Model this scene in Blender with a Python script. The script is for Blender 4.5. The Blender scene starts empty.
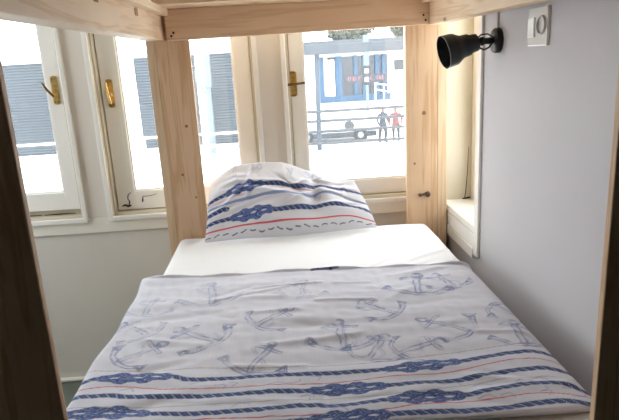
import bpy, bmesh, math, random
import numpy as np
from mathutils import Vector, Matrix, Quaternion

random.seed(7); np.random.seed(7)
S = bpy.context.scene
COL = S.collection

# ------------------------------------------------------------------ camera
# pose recovered from the vanishing points of the verticals and of the bed's length
F = 571.0
VZ = np.array([430 - 309.5, 2350 - 210.0]); VY = np.array([274 - 309.5, 60 - 210.0])
F = math.sqrt(-(VZ @ VY))
dn = np.array([VZ[0], VZ[1], F]); dn /= np.linalg.norm(dn)
ay = np.array([VY[0], VY[1], F]); ay /= np.linalg.norm(ay)
az = -dn; ax = np.cross(ay, az); ax /= np.linalg.norm(ax)
Rw = np.array([ax, ay, az])                      # rows: world axes in camera (right, down, forward)
cam_d = bpy.data.cameras.new('camera'); cam = bpy.data.objects.new('camera', cam_d); COL.objects.link(cam)
cam_d.sensor_width = 36.0; cam_d.lens = F / 619.0 * 36.0; cam_d.clip_start = 0.02; cam_d.clip_end = 300
right, up, back = Rw[:, 0], -Rw[:, 1], -Rw[:, 2]
M = Matrix(((right[0], up[0], back[0], 0), (right[1], up[1], back[1], 0), (right[2], up[2], back[2], 1.75), (0, 0, 0, 1)))
cam.matrix_world = M
S.camera = cam

# ------------------------------------------------------------------ light: bright overcast sky
W = bpy.data.worlds.new('world'); S.world = W; W.use_nodes = True
bg = W.node_tree.nodes['Background']
bg.inputs[0].default_value = (0.93, 0.965, 1.0, 1); bg.inputs[1].default_value = 6.5
S.view_settings.view_transform = 'Standard'; S.view_settings.look = 'None'
S.view_settings.gamma = 1.0; S.view_settings.use_curve_mapping = False
S.view_settings.exposure = 0.38
S.cycles.max_bounces = 14; S.cycles.diffuse_bounces = 9; S.cycles.glossy_bounces = 4
S.cycles.transparent_max_bounces = 12
S.cycles.use_denoising = True

def portal(name, loc, size, direction):
    l = bpy.data.lights.new(name, 'AREA'); l.shape = 'RECTANGLE'; l.size, l.size_y = size
    l.cycles.is_portal = True
    o = bpy.data.objects.new(name, l); COL.objects.link(o); o.location = loc
    o.rotation_euler = Vector(direction).to_track_quat('-Z', 'Y').to_euler()
for nm, cx, wx in (('sky_portal', -1.50, 0.85), ('sky_portal', -0.52, 0.85), ('sky_portal', 0.43, 0.75)):
    portal(nm, (cx, 3.30, 1.78), (wx, 1.6), (0, -1, 0))
portal('sky_portal', (1.16, 2.72, 1.78), (0.5, 1.6), (-1, 0, 0))
portal('sky_portal', (-2.95, 2.1, 1.65), (1.1, 1.3), (1, 0, 0))  # for the opening added in the left wall

# ------------------------------------------------------------------ materials
def lin(r, g, b):
    f = lambda c: (c / 255 / 12.92) if c / 255 <= 0.04045 else ((c / 255 + 0.055) / 1.055) ** 2.4
    return (f(r), f(g), f(b), 1)
class NT:
    def __init__(s, name):
        s.m = bpy.data.materials.new(name); s.m.use_nodes = True; s.t = s.m.node_tree
        s.b = s.t.nodes['Principled BSDF']; s.out = s.t.nodes['Material Output']
    def n(s, typ, **k):
        x = s.t.nodes.new(typ)
        for a, v in k.items():
            if a in x.inputs: x.inputs[a].default_value = v
            else: setattr(x, a, v)
        return x
    def l(s, a, b): s.t.links.new(a, b)
def mat(name, col, rough=0.6, metal=0.0, var=0.06, scale=6.0, bump=0.0, bscale=60.0, stretch=(1, 1, 1)):
    N = NT(name); N.b.inputs['Roughness'].default_value = rough; N.b.inputs['Metallic'].default_value = metal
    tc = N.n('ShaderNodeTexCoord'); mp = N.n('ShaderNodeMapping'); mp.inputs['Scale'].default_value = stretch
    N.l(tc.outputs['Object'], mp.inputs[0])
    nz = N.n('ShaderNodeTexNoise', Scale=scale, Detail=5.0); N.l(mp.outputs[0], nz.inputs['Vector'])
    cr = N.n('ShaderNodeValToRGB')
    e = cr.color_ramp.elements; e[0].position = .3; e[1].position = .7
    e[0].color = tuple(c * (1 - var) for c in col[:3]) + (1,); e[1].color = tuple(min(1, c * (1 + var)) for c in col[:3]) + (1,)
    N.l(nz.outputs['Fac'], cr.inputs[0]); N.l(cr.outputs[0], N.b.inputs['Base Color'])
    if bump:
        n2 = N.n('ShaderNodeTexNoise', Scale=bscale, Detail=4.0); N.l(mp.outputs[0], n2.inputs['Vector'])
        bp = N.n('ShaderNodeBump', Strength=bump, Distance=0.004); N.l(n2.outputs['Fac'], bp.inputs['Height'])
        N.l(bp.outputs[0], N.b.inputs['Normal'])
    return N.m
def wood(name, light, dark, axis, knots=True, spots=()):
    """planed pine: stretched growth lines along one axis plus scattered knots"""
    N = NT(name); N.b.inputs['Roughness'].default_value = 0.55
    tc = N.n('ShaderNodeTexCoord'); oi = N.n('ShaderNodeObjectInfo')
    ad = N.n('ShaderNodeVectorMath', operation='ADD'); mu = N.n('ShaderNodeMath', operation='MULTIPLY'); mu.inputs[1].default_value = 7.0
    N.l(oi.outputs['Random'], mu.inputs[0]); N.l(tc.outputs['Object'], ad.inputs[0]); N.l(mu.outputs[0], ad.inputs[1])
    sc = [26, 26, 26]; sc['xyz'.index(axis)] = 1.5
    mp = N.n('ShaderNodeMapping'); mp.inputs['Scale'].default_value = sc; N.l(ad.outputs[0], mp.inputs[0])
    n1 = N.n('ShaderNodeTexNoise', Scale=1.0, Detail=3.0, Distortion=0.7); N.l(mp.outputs[0], n1.inputs['Vector'])
    wv = N.n('ShaderNodeMath', operation='MULTIPLY'); wv.inputs[1].default_value = 22.0; N.l(n1.outputs['Fac'], wv.inputs[0])
    sn = N.n('ShaderNodeMath', operation='SINE'); N.l(wv.outputs[0], sn.inputs[0])
    mr = N.n('ShaderNodeMapRange'); mr.inputs[1].default_value = -1; mr.inputs[2].default_value = 1; N.l(sn.outputs[0], mr.inputs[0])
    cr = N.n('ShaderNodeValToRGB'); e = cr.color_ramp.elements
    e[0].color = light; e[1].color = dark; e[0].position = .35; e[1].position = 1.0
    N.l(mr.outputs[0], cr.inputs[0]); col = cr.outputs[0]
    # broad tone drift
    n3 = N.n('ShaderNodeTexNoise', Scale=3.0, Detail=2.0); N.l(ad.outputs[0], n3.inputs['Vector'])
    mx = N.n('ShaderNodeMix', data_type='RGBA', blend_type='MULTIPLY'); mx.inputs[0].default_value = 0.5
    c2 = N.n('ShaderNodeValToRGB'); c2.color_ramp.elements[0].color = (.82, .78, .74, 1); c2.color_ramp.elements[1].color = (1, 1, 1, 1)
    c2.color_ramp.elements[0].position = .35; c2.color_ramp.elements[1].position = .62
    N.l(n3.outputs['Fac'], c2.inputs[0]); N.l(col, mx.inputs[6]); N.l(c2.outputs[0], mx.inputs[7]); col = mx.outputs[2]
    if knots:
        ks = [5.5, 5.5, 5.5]; ks['xyz'.index(axis)] = 2.6
        m2 = N.n('ShaderNodeMapping'); m2.inputs['Scale'].default_value = ks; N.l(ad.outputs[0], m2.inputs[0])
        vo = N.n('ShaderNodeTexVoronoi', Scale=1.0, Randomness=1.0); N.l(m2.outputs[0], vo.inputs['Vector'])
        kr = N.n('ShaderNodeValToRGB'); k = kr.color_ramp.elements
        k[0].position = 0.035; k[0].color = (1, 1, 1, 1); k[1].position = 0.075; k[1].color = (0, 0, 0, 1)
        N.l(vo.outputs['Distance'], kr.inputs[0])
        mk = N.n('ShaderNodeMix', data_type='RGBA'); N.l(kr.outputs[0], mk.inputs[0]); N.l(col, mk.inputs[6])
        mk.inputs[7].default_value = tuple(c * .35 for c in dark[:3]) + (1,); col = mk.outputs[2]
    for sx_, sy_, sz_, rad in spots:                               # single knots where the boards have them
        ds = N.n('ShaderNodeVectorMath', operation='DISTANCE'); ds.inputs[1].default_value = (sx_, sy_, sz_); N.l(tc.outputs['Object'], ds.inputs[0])
        rm = N.n('ShaderNodeMapRange', interpolation_type='SMOOTHSTEP'); rm.inputs[1].default_value = rad; rm.inputs[2].default_value = rad * .45; rm.inputs[3].default_value = 0; rm.inputs[4].default_value = .9
        N.l(ds.outputs['Value'], rm.inputs[0])
        mk = N.n('ShaderNodeMix', data_type='RGBA'); N.l(rm.outputs[0], mk.inputs[0]); N.l(col, mk.inputs[6]); mk.inputs[7].default_value = (.16, .075, .035, 1); col = mk.outputs[2]
    N.l(col, N.b.inputs['Base Color'])
    bp = N.n('ShaderNodeBump', Strength=0.08, Distance=0.002); N.l(sn.outputs[0], bp.inputs['Height']); N.l(bp.outputs[0], N.b.inputs['Normal'])
    return N.m
def fabric(name, attr=None, col=(.8, .8, .8, 1), weave=500.0, strength=.15):
    N = NT(name); N.b.inputs['Roughness'].default_value = 0.95
    N.b.inputs['Specular IOR Level'].default_value = 0.1
    N.b.inputs['Sheen Weight'].default_value = 0.1
    tc = N.n('ShaderNodeTexCoord')
    nz = N.n('ShaderNodeTexNoise', Scale=weave, Detail=2.0); N.l(tc.outputs['Object'], nz.inputs['Vector'])
    n2 = N.n('ShaderNodeTexNoise', Scale=14.0, Detail=4.0); N.l(tc.outputs['Object'], n2.inputs['Vector'])
    a2 = N.n('ShaderNodeMath', operation='ADD'); N.l(nz.outputs['Fac'], a2.inputs[0]); N.l(n2.outputs['Fac'], a2.inputs[1])
    bp = N.n('ShaderNodeBump', Strength=strength, Distance=0.004); N.l(a2.outputs[0], bp.inputs['Height']); N.l(bp.outputs[0], N.b.inputs['Normal'])
    if attr:
        at = N.n('ShaderNodeAttribute', attribute_name=attr); N.l(at.outputs['Color'], N.b.inputs['Base Color'])
    else:
        cr = N.n('ShaderNodeValToRGB'); cr.color_ramp.elements[0].color = tuple(c * .97 for c in col[:3]) + (1,); cr.color_ramp.elements[1].color = col
        N.l(n2.outputs['Fac'], cr.inputs[0]); N.l(cr.outputs[0], N.b.inputs['Base Color'])
    return N.m
def pane_mat():
    """single glazing: mostly clear, weak mirror, a faint veil imitating glare haze"""
    N = NT('window_glass'); N.t.nodes.remove(N.b)
    tr = N.n('ShaderNodeBsdfTransparent'); tr.inputs[0].default_value = (.96, .975, .97, 1)
    gl = N.n('ShaderNodeBsdfGlossy'); gl.inputs['Roughness'].default_value = .03
    df = N.n('ShaderNodeBsdfTranslucent'); df.inputs[0].default_value = (.9, .94, 1, 1)  # translucent veil put in for the glare haze over the street
    tc = N.n('ShaderNodeTexCoord'); nz = N.n('ShaderNodeTexNoise', Scale=5.0, Detail=6.0); N.l(tc.outputs['Object'], nz.inputs['Vector'])
    mr = N.n('ShaderNodeMapRange'); mr.inputs[3].default_value = .010; mr.inputs[4].default_value = .028; N.l(nz.outputs['Fac'], mr.inputs[0])
    m1 = N.n('ShaderNodeMixShader'); m1.inputs[0].default_value = .04; N.l(tr.outputs[0], m1.inputs[1]); N.l(gl.outputs[0], m1.inputs[2])
    m2 = N.n('ShaderNodeMixShader'); N.l(mr.outputs[0], m2.inputs[0]); N.l(m1.outputs[0], m2.inputs[1]); N.l(df.outputs[0], m2.inputs[2])
    N.l(m2.outputs[0], N.out.inputs['Surface'])
    return N.m

PINE_L, PINE_D = (.70, .485, .31, 1), (.59, .37, .205, 1)
pine_z = wood('pine_upright', PINE_L, PINE_D, 'z', spots=((.609, .94, 1.454, .014), (.56, .94, 1.20, .008), (-.57, .94, 1.46, .010), (-.615, .94, 1.22, .009), (-.56, .94, 1.10, .007)))
pine_x = wood('pine_across', (.77, .565, .385, 1), (.67, .455, .285, 1), 'x'); pine_y = wood('pine_lengthwise', (.80, .64, .47, 1), (.70, .51, .33, 1), 'y')
pine_edge = wood('pine_edge', (.70, .52, .34, 1), (.62, .44, .27, 1), 'z', knots=False)
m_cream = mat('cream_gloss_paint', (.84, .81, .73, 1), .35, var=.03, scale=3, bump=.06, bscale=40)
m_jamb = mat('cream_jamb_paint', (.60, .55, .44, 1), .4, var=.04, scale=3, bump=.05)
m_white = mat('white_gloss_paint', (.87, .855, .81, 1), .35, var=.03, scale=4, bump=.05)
m_pier = mat('beige_panel_paint', (.74, .69, .615, 1), .5, var=.02, scale=2)
m_wall = mat('grey_wall_paint', (.53, .515, .535, 1), .75, var=.025, scale=2.5, bump=.06, bscale=120)
m_wallg = mat('grey_plaster_paint', (.70, .675, .62, 1), .75, var=.03, scale=2.5, bump=.06, bscale=120)
m_dim = mat('light_soaking_paint', (.085, .083, .072, 1), .8, var=.04, scale=2)  # very dark so the walls behind the camera soak up light
m_ceil = mat('ceiling_paint', (.62, .61, .59, 1), .8, var=.02, scale=2)
m_floor = mat('green_grey_linoleum', (.14, .165, .14, 1), .5, var=.12, scale=14)
m_brass = mat('aged_brass', (.72, .48, .17, 1), .32, .7, var=.25, scale=60)
m_dbrass = mat('dark_brass', (.20, .13, .05, 1), .35, 1.0, var=.2, scale=60)
m_steel = mat('dull_steel', (.45, .44, .42, 1), .4, 1.0, var=.1, scale=40)
m_black = mat('satin_black_paint', (.007, .007, .0075, 1), .42, var=.1, scale=30)
m_dark = mat('dark_iron', (.03, .026, .022, 1), .5, .6, var=.2, scale=40)
m_rust = mat('brown_iron', (.10, .065, .045, 1), .55, .3, var=.3, scale=60)
m_plastic = mat('white_plastic', (.74, .73, .70, 1), .25, var=.01, scale=3)
m_plastic2 = mat('grey_white_plastic', (.55, .54, .52, 1), .3, var=.01, scale=3)
m_cable = mat('grey_cable_sheath', (.56, .53, .50, 1), .5, var=.03, scale=20)
m_plug = mat('end_grain_oak', (.30, .18, .10, 1), .6, var=.2, scale=80)
m_mould = mat('black_mould', (.035, .03, .025, 1), .9, var=.3, scale=90)
m_sheet = fabric('white_cotton_sheet', None, (.80, .80, .81, 1), 420, .16)
m_matt = fabric('cream_mattress_ticking', None, (.72, .66, .56, 1), 300, .1)
m_print = fabric('printed_cotton', 'print', weave=520, strength=.35)
m_glass = pane_mat()
m_bulb = mat('frosted_bulb', (.85, .84, .8, 1), .15, var=.01)

# ------------------------------------------------------------------ helpers
def put(name, bm, m, parent=None, smooth=False, base=(0, 0, 0)):
    me = bpy.data.meshes.new(name)
    if parent is not None: base = parent['_b'] if '_b' in parent else tuple(parent.matrix_world.translation)
    bmesh.ops.translate(bm, verts=bm.verts, vec=-Vector(base))
    bmesh.ops.recalc_face_normals(bm, faces=bm.faces)
    bm.to_mesh(me); bm.free()
    ms = m if isinstance(m, (list, tuple)) else [m]
    for x in ms: me.materials.append(x)
    if smooth:
        for p in me.polygons: p.use_smooth = True
    o = bpy.data.objects.new(name, me); COL.objects.link(o)
    BASE[o.name] = Vector(base)
    if parent is not None: o.parent = parent
    else: o.location = base
    return o
BASE = {}
def part(name, bm, m, root, smooth=False):
    """child mesh; its shape is given in world coordinates"""
    b = BASE[root.name]
    me = bpy.data.meshes.new(name)
    bmesh.ops.translate(bm, verts=bm.verts, vec=-b)
    bmesh.ops.recalc_face_normals(bm, faces=bm.faces)
    bm.to_mesh(me); bm.free(); me.materials.append(m)
    if smooth: shade(me)
    o = bpy.data.objects.new(name, me); COL.objects.link(o); o.parent = root
    BASE[o.name] = b
    return o
def shade(me, ang=40):
    for p in me.polygons: p.use_smooth = True
    me.set_sharp_from_angle(angle=math.radians(ang))
def tag(o, label, cat, group=None):
    o['label'] = label; o['category'] = cat
    if group: o['group'] = group
    return o
def thing(name, loc, label, cat, group=None):
    o = bpy.data.objects.new(name, None); COL.objects.link(o); o.location = loc; o.empty_display_size = .1
    BASE[o.name] = Vector(loc)
    return tag(o, label, cat, group)
def struct(name, bm, m, smooth=False):
    o = put(name, bm, m, smooth=False); o['kind'] = 'structure'
    if smooth: shade(o.data)
    return o
def box(bm, x0, x1, y0, y1, z0, z1, bev=0.0):
    t = bmesh.new()
    vs = [t.verts.new((x, y, z)) for x in (x0, x1) for y in (y0, y1) for z in (z0, z1)]
    for f in ((0, 1, 3, 2), (4, 6, 7, 5), (0, 4, 5, 1), (2, 3, 7, 6), (0, 2, 6, 4), (1, 5, 7, 3)): t.faces.new([vs[i] for i in f])
    bmesh.ops.recalc_face_normals(t, faces=t.faces)
    if bev: bmesh.ops.bevel(t, geom=list(t.edges), offset=bev, segments=2, affect='EDGES', profile=.6)
    me = bpy.data.meshes.new('tmp'); t.to_mesh(me); t.free(); bm.from_mesh(me); bpy.data.meshes.remove(me)
    return bm
def B(*a): return box(bmesh.new(), *a)
def tube(bm, pts, r, seg=12, caps=True):
    pts = [Vector(p) for p in pts]; rs = r if isinstance(r, (list, tuple)) else [r] * len(pts)
    rings = []; prev = None
    for i, p in enumerate(pts):
        d = (pts[min(i + 1, len(pts) - 1)] - pts[max(i - 1, 0)]).normalized()
        if prev is None:
            u = d.orthogonal().normalized()
        else:
            u = (prev - d * prev.dot(d)).normalized()
        prev = u; v = d.cross(u)
        rings.append([bm.verts.new(p + (u * math.cos(2 * math.pi * k / seg) + v * math.sin(2 * math.pi * k / seg)) * rs[i]) for k in range(seg)])
    for a, b in zip(rings, rings[1:]):
        for k in range(seg): bm.faces.new((a[k], a[(k + 1) % seg], b[(k + 1) % seg], b[k]))
    if caps:
        bm.faces.new(rings[0][::-1]); bm.faces.new(rings[-1])
    return bm
def T(pts, r, seg=12, caps=True): return tube(bmesh.new(), pts, r, seg, caps)
def lathe(bm, o, axis, prof, seg=40, close=False):
    """prof: (distance along axis, radius)"""
    o = Vector(o); a = Vector(axis).normalized(); u = a.orthogonal().normalized(); v = a.cross(u); rings = []
    for h, r in prof:
        rings.append([bm.verts.new(o + a * h + (u * math.cos(2 * math.pi * k / seg) + v * math.sin(2 * math.pi * k / seg)) * max(r, 1e-4)) for k in range(seg)])
    for p, q in zip(rings, rings[1:]):
        for k in range(seg): bm.faces.new((p[k], p[(k + 1) % seg], q[(k + 1) % seg], q[k]))
    if close:
        p, q = rings[-1], rings[0]
        for k in range(seg): bm.faces.new((p[k], p[(k + 1) % seg], q[(k + 1) % seg], q[k]))
    else:
        bm.faces.new(rings[0][::-1]); bm.faces.new(rings[-1])
    return bm
def ring(bm, x0, x1, z0, z1, w, y0, y1, bev=.002, wb=None, wt=None):
    """rectangular frame in the window plane, inside x0..x1, z0..z1"""
    wb = wb or w; wt = wt or w
    box(bm, x0, x0 + w, y0, y1, z0, z1, bev); box(bm, x1 - w, x1, y0, y1, z0, z1, bev)
    box(bm, x0 + w, x1 - w, y0, y1, z0, z0 + wb, bev); box(bm, x0 + w, x1 - w, y0, y1, z1 - wt, z1, bev)
    return bm
def grid_mesh(name, P, mats, colors=None, closed=None):
    """P: (n, m, 3) array -> mesh object data"""
    n, m = P.shape[:2]
    idx = np.arange(n * m).reshape(n, m)
    q = np.stack([idx[:-1, :-1], idx[1:, :-1], idx[1:, 1:], idx[:-1, 1:]], -1).reshape(-1, 4)
    me = bpy.data.meshes.new(name)
    me.vertices.add(n * m); me.vertices.foreach_set('co', P.reshape(-1).astype(np.float32))
    me.loops.add(q.size); me.loops.foreach_set('vertex_index', q.reshape(-1).astype(np.int32))
    me.polygons.add(len(q)); me.polygons.foreach_set('loop_start', (np.arange(len(q)) * 4).astype(np.int32))
    me.polygons.foreach_set('loop_total', np.full(len(q), 4, np.int32))
    me.update(calc_edges=True); me.validate()
    me.polygons.foreach_set('use_smooth', np.ones(len(q), bool))
    if colors is not None:
        a = me.color_attributes.new('print', 'FLOAT_COLOR', 'POINT')
        c = np.ones((n * m, 4), np.float32); c[:, :3] = colors.reshape(-1, 3); a.data.foreach_set('color', c.reshape(-1))
    for x in mats: me.materials.append(x)
    return me

# ------------------------------------------------------------------ the room
YW = 3.06; XR = 0.87; ZC = 2.75; XL = -2.7; YB = -.55; ZG = -2.1
W1 = (-1.95, -1.085); W2 = (-.925, -.110); W3 = (.060, .80); ZB, ZT = .978, 2.58
struct('floor', B(XL, XR + .25, YB, YW + .30, -.12, 0), m_floor)
struct('ceiling', B(XL, XR + .25, YB, YW + .30, ZC, ZC + .12), m_ceil)
bm = bmesh.new()
box(bm, XL, XR, YW, YW + .30, 0, ZB); box(bm, XL, XR, YW, YW + .30, ZT, ZC)
for a, b in ((XL, W1[0]), (W1[1], W2[0]), (W2[1], W3[0]), (W3[1], XR)): box(bm, a, b, YW, YW + .30, ZB, ZT)
struct('wall_far', bm, m_wallg)
RY0, RY1 = 2.45, 2.975                      # opening of the window recess in the right wall
bm = bmesh.new()
box(bm, XR, XR + .25, .93, RY0, 0, ZC); box(bm, XR, XR + .25, RY1, YW + .30, 0, ZC)
box(bm, XR, XR + .25, RY0, RY1, 0, .93); box(bm, XR, XR + .25, RY0, RY1, ZT, ZC)
struct('wall_right', bm, m_wall)
struct('wall_shade_right', B(XR, XR + .25, YB, .929, 0, ZC), m_dim)  # dark stretch added out of view to cut bounce onto the front posts
struct('ceiling_shade', B(-1.05, XR, YB, .60, 2.40, 2.46), m_dim)  # low dark ceiling added out of view, also cuts bounce light
bm = bmesh.new()                               # opening added on the left to bring in more light, out of the frame
for a in ((YB, 1.55, 0, ZC), (2.65, YW + .30, 0, ZC), (1.55, 2.65, 0, 1.0), (1.55, 2.65, 2.3, ZC)): box(bm, XL - .2, XL, *a)
struct('wall_left', bm, m_wallg)
struct('wall_back', B(XL, XR + .25, YB - .2, YB, 0, ZC), m_dim)  # set close and dark to reduce light from behind the camera
struct('wall_shade_left', B(XL, -1.05, .45, .60, 0, ZC), m_dim)        # alcove stub added out of view to keep light off the front posts
# cream boards cladding the window wall: apron below, piers between
bm = bmesh.new()
box(bm, XL, XR, YW - .018, YW, .893, ZB - .001, .003)
struct('trim_1', bm, m_cream)
bm = bmesh.new(); box(bm, W1[1] - .002, W2[0] + .002, YW - .016, YW, ZB, ZT, .002)
struct('trim_2', bm, m_pier)
bm = bmesh.new(); box(bm, W2[1] - .002, W3[0] + .002, YW - .016, YW, ZB, ZT, .002)
struct('trim_3', bm, m_pier)
bm = bmesh.new(); box(bm, XL, XR, YW - .018, YW, ZT, ZT + .12, .003)
struct('trim_4', bm, m_cream)
struct('baseboard_far', T([(XL, YW - .012, .014), (XR, YW - .012, .014)], .014, 10), m_cream)

def handle(w, x, z, lever, name='window_handle'):
    """brass back plate with rounded ends, screws, spindle and lever; y is the face of the sash"""
    y = YW + .030
    bm = bmesh.new(); n = 10; hw, hh = (.0165 if w is not w3 else .020), (.073 if w is not w3 else .066); pts = []
    for k in range(n + 1): pts.append((math.cos(math.pi * k / n) * hw, hh - hw * .6 + math.sin(math.pi * k / n) * hw * .6))
    for k in range(n + 1): pts.append((-math.cos(math.pi * k / n) * hw, -hh + hw * .6 - math.sin(math.pi * k / n) * hw * .6))
    f0 = bm.faces.new([bm.verts.new((x + a, y, z + b)) for a, b in pts])
    r = bmesh.ops.extrude_face_region(bm, geom=[f0]); bmesh.ops.translate(bm, verts=[v for v in r['geom'] if isinstance(v, bmesh.types.BMVert)], vec=(0, -.005, 0))
    h = part(name, bm, m_brass, w)
    h['label'] = 'aged brass window handle'
    sm = bmesh.new()
    for s in (-1, 1):
        for dx in (-.007, .007): lathe(sm, (x + dx, y - .005, z + s * .058), (0, -1, 0), [(0, .0035), (.0018, .003)], 10)
    part('screw', sm, m_dbrass, h)
    px, pz, L = lever[0], lever[1], lever[2:]
    lm = lathe(bmesh.new(), (x + px, y - .005, z + pz), (0, -1, 0), [(0, .011), (.012, .010), (.02, .007), (.03, .006)], 16)
    part('spindle', lm, m_brass, h, True)
    part('lever', T([(x + px + a, y - .03 - c, z + pz + b) for a, b, c in L], [.0065, .007, .0055, .0065][:len(L)], 10), m_dbrass if lever[0] < .002 else m_brass, h, True)
    return h

def window(i, X, sl, sr, gl, gr, sash_b=.996, glass_b=1.085):
    """fixed lining and lip in front, hung sash behind with its pane"""
    x0, x1 = X
    bm = bmesh.new()
    ring(bm, x0 - .002, x1 + .002, ZB, ZT + .0, .016, YW - .004, YW + .12, .001)          # lining of the opening
    ring(bm, x0 + .0135, x1 - .0135, ZB + .0155, ZT - .0155, .022, YW + .060, YW + .118, .001, wb=sash_b - ZB - .012)   # rebate behind the sash
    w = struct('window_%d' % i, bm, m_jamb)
    l = bmesh.new(); ring(l, x0 - .026, x1 + .026, ZB - .022, ZT + .026, .026, YW - .034, YW - .017, .005)
    part('lip_moulding', l, m_white, w)
    s = bmesh.new(); t = ZT - .01
    y0, y1 = YW + .032, YW + .0595
    box(s, sl, gl, y0, y1, sash_b, t, .003); box(s, gr, sr, y0, y1, sash_b, t, .003)
    box(s, gl, gr, y0, y1, sash_b, glass_b, .003); box(s, gl, gr, y0, y1, t - .085, t, .003)
    sash = part('sash', s, m_white, w)
    g = bmesh.new(); ring(g, gl - .001, gr + .001, glass_b - .001, t - .084, .010, y0 + .008, y1 - .002, .002)
    part('glazing_bead', g, m_white, sash)
    part('glass_pane', B(gl, gr, y0 + .019, y0 + .022, glass_b, t - .084), m_glass, sash)
    return w
w1 = window(1, W1, -1.930, -1.103, -1.83, -1.183, 1.022, 1.118)
w2 = window(2, W2, -.906, -.128, -.808, -.214, .999, 1.100)
w3 = window(3, W3, .078, .785, .150, .70, .996, 1.080)
handle(w1, -1.140, 1.660, (-.002, -.030, (0, 0, 0), (-.024, .034, .012), (-.046, .072, .012)))
handle(w2, -.862, 1.628, (.003, -.006, (0, -.045, .0), (-.006, .0, .004), (-.013, .062, .004)))
handle(w3, .092, 1.622, (-.001, -.0, (-.034, -.002, .004), (0, 0, .004), (.03, .002, .01), (.062, .004, .01)))
# knuckle hinge on window 2, flaking black cracks in its lower corner
hb = T([(-.103, YW - .036, 1.235), (-.103, YW - .036, 1.345)], .007, 12); tube(hb, [(-.103, YW - .036, 1.345), (-.103, YW - .036, 1.352)], .004, 8)
part('hinge', hb, m_white, w2, True)
cm = bmesh.new(); yy = YW + .0315
def crack(pts, r): tube(cm, [(a, yy, b) for a, b in pts], r, 6)
crack([(-.828, 1.095), (-.846, 1.080), (-.850, 1.060), (-.842, 1.045), (-.846, 1.022)], [.0015, .0025, .002, .003, .003])
crack([(-.885, 1.020), (-.868, 1.026), (-.852, 1.018), (-.835, 1.022)], [.003, .006, .007, .003])
crack([(-.772, 1.038), (-.770, 1.05), (-.768, 1.066), (-.760, 1.068)], [.004, .004, .002, .002])
crack([(-.768, 1.067), (-.72, 1.07), (-.69, 1.078)], [.0015, .0015, .001])
part('paint_crack', cm, m_mould, w2)
cm = bmesh.new(); yy = YW + .010
for a, b in ((-1.70, -1.52), (-1.5, -1.32), (-1.31, -1.14)): tube(cm, [(a, yy + .02, .9985), ((a + b) / 2, yy + .02, 1.0), (b, yy + .02, .999)], [.002, .0045, .002], 6)
part('mould_line', cm, m_mould, w1)

# window recess in the right wall: jambs, sill board, apron, casing strip, sash with pane
bm = bmesh.new()
box(bm, XR + .001, XR + .25, RY1 - .012, RY1 + .0, .95, ZT, .001)       # far jamb
box(bm, XR + .001, XR + .25, RY0, RY0 + .012, .95, ZT, .001)
box(bm, XR + .001, XR + .25, RY0, RY1, ZT - .012, ZT, .001)
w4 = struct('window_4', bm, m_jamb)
part('window_sill', B(XR - .012, XR + .25, RY0 + .0, RY1, .932, .966, .006), m_white, w4)
ap = bmesh.new(); box(ap, XR - .018, XR - .001, RY0, YW - .035, .812, .862, .004); box(ap, XR - .012, XR - .001, RY0, YW - .035, .862, .931, .003)
part('apron', ap, m_white, w4)
part('casing', B(XR - .014, XR - .001, RY0 - .050, RY0 - .001, .832, ZT + .06, .004), m_white, w4)
bm = bmesh.new()
sx0, sx1 = XR + .145, XR + .19
for a, b in ((RY0 + .013, RY0 + .13), (RY1 - .135, RY1 - .013)): box(bm, sx0, sx1, a, b, .967, ZT - .013, .003)
box(bm, sx0, sx1, RY0 + .13, RY1 - .135, .967, 1.06, .003); box(bm, sx0, sx1, RY0 + .13, RY1 - .135, ZT - .1, ZT - .013, .003)
sash = part('sash', bm, m_white, w4)
part('glass_pane', B(sx0 + .02, sx0 + .024, RY0 + .13, RY1 - .135, 1.06, ZT - .1), m_glass, sash)
part('paint_crack', T([(XR + .130, RY1 - .0125, 1.25), (XR + .127, RY1 - .0125, 1.12), (XR + .118, RY1 - .0125, 1.0), (XR + .112, RY1 - .0125, .968)], [.001, .0018, .0022, .002], 6), m_mould, w4)
part('mould_patch', T([(XR + .10, RY1 - .016, .968), (XR + .12, RY1 - .018, .969), (XR + .142, RY1 - .014, .972)], [.003, .006, .004], 8), m_mould, w4)

# ------------------------------------------------------------------ the bunk bed frame
bed = thing('bunk_bed', (.12, 1.9, 0), 'light pine bunk bed frame with broad corner boards and an upper rail', 'bunk bed')
bv = .003
def lpost(xa, xb, sa, sb, y0, y1, ye):
    p = part('corner_post', B(xa, xb, y0, y1, 0, 2.28, bv), pine_z, bed)
    part('post_side_board', B(sa, sb, y0, ye, 0, 2.28, bv), pine_edge, p)
    return p
lpost(-.556, -.396, -.599, -.5565, 2.84, 2.868, 2.965)
pr = lpost(.640, .797, .7975, .8475, 2.84, 2.868, 2.965)
lpost(-.604, -.433, -.650, -.6045, .951, .968, .968)
lpost(.583, .80, .8005, .848, .951, .968, .968)
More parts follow.
